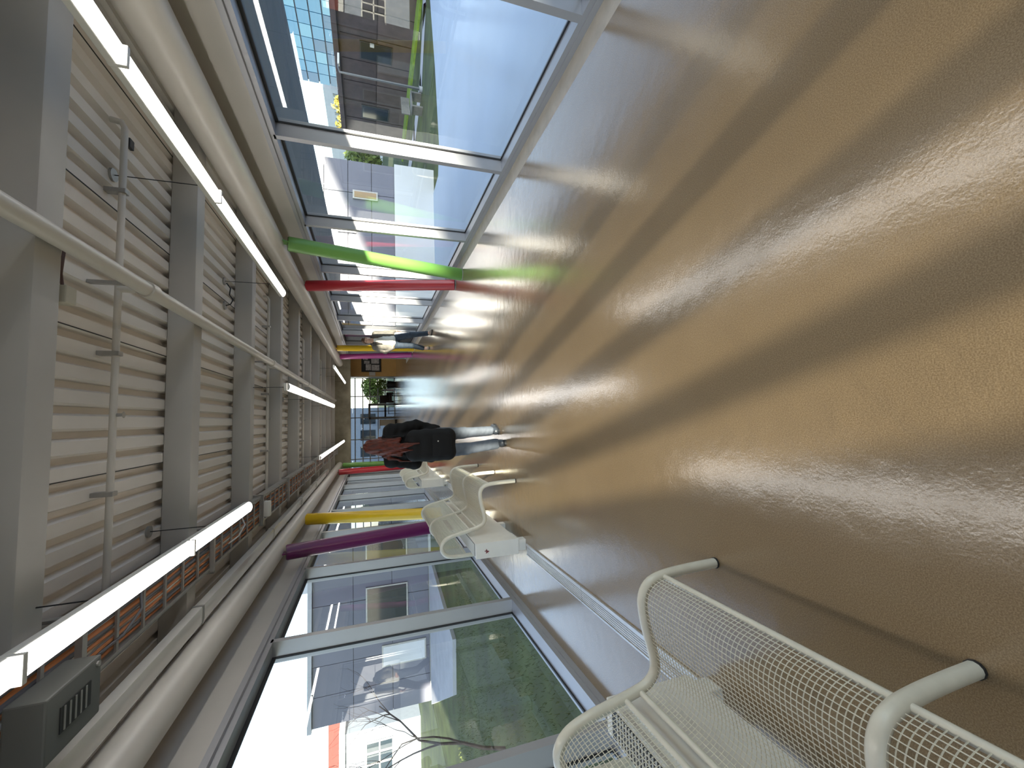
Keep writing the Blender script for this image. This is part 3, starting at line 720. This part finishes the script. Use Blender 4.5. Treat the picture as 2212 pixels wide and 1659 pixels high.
def organic(name, prims, m, parent, h=.008, wob=0.0, wscale=40.0, strand=False):
    P = []
    for p in prims:
        if p[0] == 'c': a, b = np.array(p[1], float), np.array(p[2], float); R = max(p[3], p[4]); lo, hi = np.minimum(a, b)-R, np.maximum(a, b)+R
        else: c, r = np.array(p[1], float), np.array(p[2], float); lo, hi = c-r, c+r
        P.append((lo, hi))
    LO = np.min([q[0] for q in P], 0)-.05; HI = np.max([q[1] for q in P], 0)+.05
    n = np.ceil((HI-LO)/h).astype(int)+1; Fv = np.full(n, .2, np.float32)
    axs = [LO[i]+h*np.arange(n[i]) for i in range(3)]
    for p, (lo, hi) in zip(prims, P):
        k = p[-1]; mg = k+3*h
        i0 = np.maximum(((lo-mg-LO)/h).astype(int), 0); i1 = np.minimum(((hi+mg-LO)/h).astype(int)+2, n)
        sl_ = tuple(slice(a, b) for a, b in zip(i0, i1))
        X, Y, Z = np.meshgrid(*[axs[i][i0[i]:i1[i]] for i in range(3)], indexing='ij')
        if p[0] == 'c':
            a, b = np.array(p[1], float), np.array(p[2], float); ab = b-a; L2 = max(ab@ab, 1e-9)
            t = np.clip(((X-a[0])*ab[0]+(Y-a[1])*ab[1]+(Z-a[2])*ab[2])/L2, 0, 1)
            d = np.sqrt((X-a[0]-t*ab[0])**2+(Y-a[1]-t*ab[1])**2+(Z-a[2]-t*ab[2])**2)-(p[3]+(p[4]-p[3])*t)
        else:
            c, r = np.array(p[1], float), np.array(p[2], float); x, y, z = (X-c[0]), (Y-c[1]), (Z-c[2])
            k0 = np.sqrt((x/r[0])**2+(y/r[1])**2+(z/r[2])**2); k1 = np.sqrt((x/r[0]**2)**2+(y/r[1]**2)**2+(z/r[2]**2)**2)+1e-6
            d = k0*(k0-1)/k1
        f = Fv[sl_]; hh = np.clip(.5+.5*(f-d)/k, 0, 1); Fv[sl_] = f*(1-hh)+d*hh-k*hh*(1-hh)
    if wob:
        X, Y, Z = np.meshgrid(*axs, indexing='ij')
        Fv = Fv+(wob*(np.sin(wscale*X+1.3*np.sin(wscale*.6*Z))*np.sin(wscale*1.1*Z+np.sin(wscale*.7*Y))+.5*np.sin(wscale*2.1*Z+X*wscale))).astype(np.float32)
    if strand:
        X, Y, Z = np.meshgrid(*axs, indexing='ij')
        Fv = Fv+(.0035*np.sin(150*X+40*Y+1.8*np.sin(9*Z))+.002*np.sin(260*X-90*Y+7*Z)).astype(np.float32)
    V, Q = surface_nets(Fv, LO, h)
    me = bpy.data.meshes.new(name); me.from_pydata(V.tolist(), [], Q.tolist()); me.materials.append(m)
    me.polygons.foreach_set('use_smooth', [True]*len(me.polygons)); me.update()
    return link(name, me, parent)
def hand(w, dirn, spread, curl, side):
    # w: wrist; dirn: hand direction; spread: finger spread axis; curl: palm normal side fingers bend to; side: thumb side (+-1 along spread)
    w, d, s, c = [np.array(q, float) for q in (w, dirn, spread, curl)]; d /= np.linalg.norm(d); s /= np.linalg.norm(s); c /= np.linalg.norm(c)
    out = [rc(w, w+d*.03, .022, .024, .01), rc(w+d*.035+s*.018, w+d*.075+s*.024, .014, .013, .012), rc(w+d*.035-s*.018, w+d*.075-s*.024, .014, .013, .012), rc(w+d*.03, w+d*.08, .018, .014, .012)]
    for i, (off, L) in enumerate(((.030, .062), (.011, .074), (-.010, .070), (-.030, .052))):
        a = w+d*.082+s*off*side; b = a+(d*.92+c*.38)*L*.5; e = b+(d*.62+c*.78)*L*.5
        out += [rc(a, b, .0095, .0088, .003), rc(b, e, .0088, .0072, .003)]
    a = w+d*.035+s*.026*side; b = a+(d*.6+s*.7*side+c*.25)*.036; e = b+(d*.9+s*.15*side+c*.35)*.034
    out += [rc(a, b, .012, .0105, .006), rc(b, e, .0105, .0085, .003)]
    return out
def lerp(a, b, t): return tuple(np.array(a)*(1-t)+np.array(b)*t)

# --- woman walking away: red hair, black jacket, black backpack
wm_ = thing('person', 'person with long red hair walking away, black puffer jacket and backpack', 'person', (-.28, 5.02, 0))
hipL, hipR = (-.095, 0, .86), (.095, .01, .86)
kneeL, ankL = (-.085, .03, .47), (-.035, -.06, .085)
kneeR, ankR = (.105, .14, .48), (.115, .19, .085)
shL, shR = (-.165, 0, 1.335), (.165, 0, 1.345)
elL, wrL = (-.215, .05, 1.07), (-.14, .23, .96)
elR, wrR = (.215, -.01, 1.06), (.165, .05, .79)
body = [el((0, .01, 1.52), (.073, .092, .115), .02), el((0, .055, 1.475), (.055, .05, .07), .03), rc((0, -.005, 1.34), (0, 0, 1.45), .052, .05, .03), rc((0, .098, 1.515), (0, .112, 1.49), .010, .014, .012),
        el((-.073, .0, 1.51), (.012, .022, .032), .008), el((.073, .0, 1.51), (.012, .022, .032), .008), el((0, .098, 1.445), (.022, .010, .010), .008),
        rc((0, 0, 1.30), (0, 0, .95), .12, .11, .06), rc(shL, shR, .055, .055, .05), el((0, 0, .88), (.155, .115, .11), .05),
        rc(shL, elL, .045, .037), rc(elL, wrL, .036, .024), rc(shR, elR, .045, .037), rc(elR, wrR, .036, .024),
        rc(hipL, kneeL, .075, .05), rc(kneeL, ankL, .049, .036), rc(hipR, kneeR, .075, .05), rc(kneeR, ankR, .049, .036),
        rc(ankL, (-.03, .05, .04), .036, .03), rc(ankR, (.12, .30, .04), .036, .03)]
body += hand(wrR, (-.05, .12, -1), (0, 1, .1), (-1, .1, 0), 1) + hand(wrL, (.5, .6, -.1), (0, .2, 1), (.6, -.7, 0), 1)
organic('body', body, M['skin'], wm_, .0055)
jk = mat('black_puffer', (.006, .006, .007), .8, spec=.2, var=.3, vscale=8, bump=.3, bscale=12); jn = mat('grey_blue_jeans', (.085, .10, .125), .75, var=.18, vscale=9, bump=.2, bscale=120)
jacket = [rc((0, 0, 1.31), (0, .0, 1.02), .15, .165, .06), el((0, .0, .90), (.215, .155, .16), .06), rc(shL, shR, .085, .085, .06), rc((0, -.01, 1.37), (0, 0, 1.42), .075, .07, .04),
          rc(shL, elL, .078, .070, .03), rc(elL, lerp(elL, wrL, .86), .068, .050, .03), rc(shR, elR, .078, .068, .03), rc(elR, lerp(elR, wrR, .90), .066, .050, .03)]
organic('jacket', jacket, jk, wm_, .008, wob=.004, wscale=34)
jeans = [el((0, .0, .86), (.165, .125, .12), .04), rc(hipL, kneeL, .098, .070, .03), rc(kneeL, lerp(kneeL, ankL, .92), .068, .064, .03), rc(hipR, kneeR, .098, .068, .03), rc(kneeR, lerp(kneeR, ankR, .92), .066, .060, .03)]
organic('jeans', jeans, jn, wm_, .008, wob=.0018, wscale=55)
bt = mat('dark_boot', (.03, .036, .045), .35)
def shoe(ank, yaw, m, parent, L=.20, name='shoe', sole=True):
    a = np.array(ank); f = np.array((math.sin(yaw), math.cos(yaw), 0)); 
    z = np.array((0, 0, 1.0))
    g0 = np.array((a[0], a[1], 0))
    pr = [rc(tuple(g0+z*.10), tuple(g0+z*.05), .047, .045, .03), rc(tuple(g0-f*.035+z*.045), tuple(g0+f*L*.45+z*.040), .042, .040, .02), rc(tuple(g0+f*L*.4+z*.038), tuple(g0+f*L*.75+z*.034), .042, .033, .02)]
    o = organic(name, pr, m, parent, .007)
    s = MB(); n_ = np.array((f[1], -f[0], 0)); pts = []
    for q, w in ((-.085, .02), (-.06, .036), (.02, .040), (L*.5, .046), (L*.8, .036), (L*.92, .015)): pts.append((q, w))
    loop = [tuple((g0+f*q+n_*w)[:2]) for q, w in pts]+[tuple((g0+f*q-n_*w)[:2]) for q, w in reversed(pts)]
    s.prism(loop, 'z', 0, .022); build('sole', s, M['black'], o); return o
shoe(ankL, -.1, bt, wm_, name='boot'); shoe(ankR, .35, bt, wm_, name='boot')
hr = mat('red_hair', (.075, .013, .006), .5, spec=.3, var=.6, vscale=14, bump=.35, bscale=60, stretch=(3, 3, .35))
hair = [el((0, -.010, 1.535), (.086, .100, .108), .02), rc((0, -.045, 1.50), (-.01, -.10, 1.38), .074, .062, .04), rc((-.045, -.080, 1.42), (-.085, -.185, 1.25), .048, .030, .04), rc((.045, -.080, 1.42), (.075, -.165, 1.26), .042, .026, .04),
        rc((0, -.11, 1.38), (.01, -.275, 1.20), .055, .022, .04), rc((.01, -.275, 1.20), (.03, -.318, 1.06), .024, .007, .02), rc((-.05, -.17, 1.27), (-.04, -.300, 1.13), .028, .008, .02), rc((-.075, -.02, 1.46), (-.130, -.085, 1.36), .032, .022, .03), rc((-.130, -.085, 1.36), (-.165, -.112, 1.24), .022, .010, .02), rc((-.165, -.112, 1.24), (-.18, -.115, 1.12), .010, .005, .01), rc((.075, .0, 1.46), (.10, .02, 1.37), .030, .015, .03)]
organic('hair', hair, hr, wm_, .005, strand=True)
bk = mat('black_nylon', (.005, .005, .006), .75, spec=.25, bump=.15, bscale=200)
pack = organic('backpack', [rc((sx*.092, -.225, .73), (sx*.088, -.225, 1.10), .078, .074, .05) for sx in (-1, 1)]+[rc((-.09, -.225, z), (.09, -.225, z), r, r, .05) for z, r in ((.725, .080), (.85, .085), (.98, .085), (1.105, .074))]+[rc((-.05, -.20, 1.16), (.05, -.20, 1.16), .045, .045, .03)], bk, wm_, .008)
for s in (-1, 1): build('strap', MB().tube([(s*.10, -.15, 1.20), (s*.115, -.06, 1.43), (s*.125, .07, 1.36), (s*.145, .155, 1.15), (s*.16, .08, .95), (s*.15, -.10, .84)], .014, 8), bk, wm_, smooth=50)
build('zip', MB().tube([(-.12, -.300, .80), (0, -.313, .82), (.12, -.300, .80)], .004, 6), M['steel'], pack, smooth=50)
build('front_pocket', BX(-.12, .12, -.322, -.27, .70, .92, bev=.02), bk, pack, smooth=40)
build('emblem', BX(.035, .050, -.3245, -.321, .845, .860), M['steel'], pack)

# --- man walking towards the camera
mn = thing('person', 'person in beige jacket, white shirt and dark jeans walking towards the benches', 'person', (2.14, 11.55, 0), math.pi)
# local frame: +y is his forward, +x his right
hipL, hipR = (-.095, 0, .93), (.095, 0, .93)
kneeL, ankL = (-.15, .22, .52), (-.19, .28, .09)
kneeR, ankR = (.10, -.02, .50), (.11, -.36, .14)
shL, shR = (-.185, .0, 1.455), (.185, .0, 1.445)
elL, wrL = (-.245, -.02, 1.17), (-.275, .06, .91)
elR, wrR = (.275, -.06, 1.19), (.20, .10, 1.02)
hc = np.array((.0, .05, 1.655))
body = [el(hc, (.076, .096, .118), .02), el(hc+(0, .045, -.05), (.056, .052, .07), .03), rc((0, 0, 1.44), (0, .03, 1.58), .058, .055, .03), rc(hc+(0, .096, -.005), hc+(0, .112, -.032), .009, .014, .012),
        el(hc+(-.076, -.005, -.01), (.012, .022, .034), .008), el(hc+(.076, -.005, -.01), (.012, .022, .034), .008), rc(hc+(-.022, .092, -.070), hc+(.022, .092, -.070), .008, .008, .008), rc(hc+(-.05, .075, .03), hc+(.05, .075, .03), .016, .016, .02),
        rc((0, 0, 1.40), (0, 0, 1.02), .135, .125, .06), rc(shL, shR, .06, .06, .05), el((0, 0, .95), (.155, .115, .11), .05),
        rc(shL, elL, .05, .04), rc(elL, wrL, .039, .026), rc(shR, elR, .05, .04), rc(elR, wrR, .039, .026),
        rc(hipL, kneeL, .08, .053), rc(kneeL, ankL, .052, .038), rc(hipR, kneeR, .08, .053), rc(kneeR, ankR, .052, .038),
        rc(ankL, (-.21, .40, .04), .038, .03), rc(ankR, (.12, -.24, .06), .038, .03)]
body += hand(wrL, (-.02, .15, -1), (0, 1, .1), (1, .1, 0), 1) + hand(wrR, (-.75, .3, -.35), (0, .5, .6), (-.2, -.9, .2), 1)
organic('body', body, M['skin'], mn, .0055)
for s in (-1, 1):
    e_ = MB(); c = hc+np.array((s*.030, .088, .008))
    build('eye', MB().tube([c, c+np.array((0, .004, 0)), c+np.array((0, .008, 0))], [.010, .009, .003], 10), M['black'], mn, smooth=60)
for s in (-1, 1):
    c = hc+np.array((s*.030, .093, .030)); build('eyebrow', MB().tube([c+np.array((-.016, -.004, -.002)), c+np.array((0, 0, .002)), c+np.array((.016, -.004, -.002))], .0035, 6), mat('brow_brown', (.05, .025, .012), .7), mn, smooth=60)
c = hc+np.array((0, .101, -.070)); build('mouth', MB().tube([c+np.array((-.020, -.005, 0)), c, c+np.array((.020, -.005, 0))], .0035, 6), mat('lip', (.32, .12, .10), .5), mn, smooth=60)
organic('shirt', [rc((0, .005, 1.39), (0, .01, 1.08), .140, .148, .05), el((0, .01, 1.0), (.180, .148, .12), .05), rc(shL, shR, .062, .062, .05)], mat('white_shirt', (.66, .65, .60), .7, bump=.3, bscale=14), mn, .008, wob=.003, wscale=30)
jkt = mat('beige_jacket', (.125, .115, .10), .7, var=.15, vscale=8, bump=.25, bscale=14)
jac = [rc(shL, shR, .072, .072, .05), rc((-.135, .015, 1.42), (-.165, .035, 1.03), .090, .088, .04), rc((.135, .015, 1.42), (.165, .035, 1.03), .090, .088, .04), rc((0, -.06, 1.40), (0, -.06, 1.02), .125, .13, .05),
       rc(shL, elL, .068, .056, .03), rc(elL, lerp(elL, wrL, .9), .055, .042, .03), rc(shR, elR, .068, .058, .03), rc(elR, lerp(elR, wrR, .9), .057, .043, .03)]
organic('jacket', jac, jkt, mn, .008, wob=.003, wscale=36)
organic('collar', [q for sx in (-1, 1) for q in (rc((sx*.095, -.03, 1.525), (sx*.085, .085, 1.485), .032, .030, .02), rc((sx*.085, .085, 1.485), (sx*.080, .155, 1.40), .030, .026, .02), rc((sx*.080, .155, 1.40), (sx*.095, .165, 1.27), .024, .010, .02))]+[rc((-.095, -.05, 1.53), (.095, -.05, 1.53), .034, .034, .03)], mat('dark_collar', (.05, .042, .036), .7), mn, .007)
dj = mat('dark_jeans', (.022, .035, .055), .75, var=.25, vscale=9, bump=.2, bscale=120)
organic('jeans', [el((0, 0, .94), (.172, .132, .11), .04), rc(hipL, kneeL, .100, .074, .03), rc(kneeL, lerp(kneeL, ankL, .92), .072, .066, .03), rc(hipR, kneeR, .100, .074, .03), rc(kneeR, lerp(kneeR, ankR, .92), .072, .066, .03)], dj, mn, .008, wob=.002, wscale=50)
hb = mat('brown_hair', (.075, .035, .018), .5, var=.4, vscale=20, bump=.4, bscale=50)
organic('hair', [el(hc+(0, -.022, .040), (.090, .100, .098), .02), el(hc+(.0, .055, .085), (.070, .050, .038), .02), rc(hc+(-.075, .0, .03), hc+(-.078, .01, -.03), .018, .010, .02), rc(hc+(.075, .0, .03), hc+(.078, .01, -.03), .018, .010, .02)], hb, mn, .006, wob=.004, wscale=70)
shoe(ankL, -.25, mat('brown_shoe', (.30, .24, .19), .5), mn, .22); shoe(ankR, .05, MATS['brown_shoe'], mn, .22)
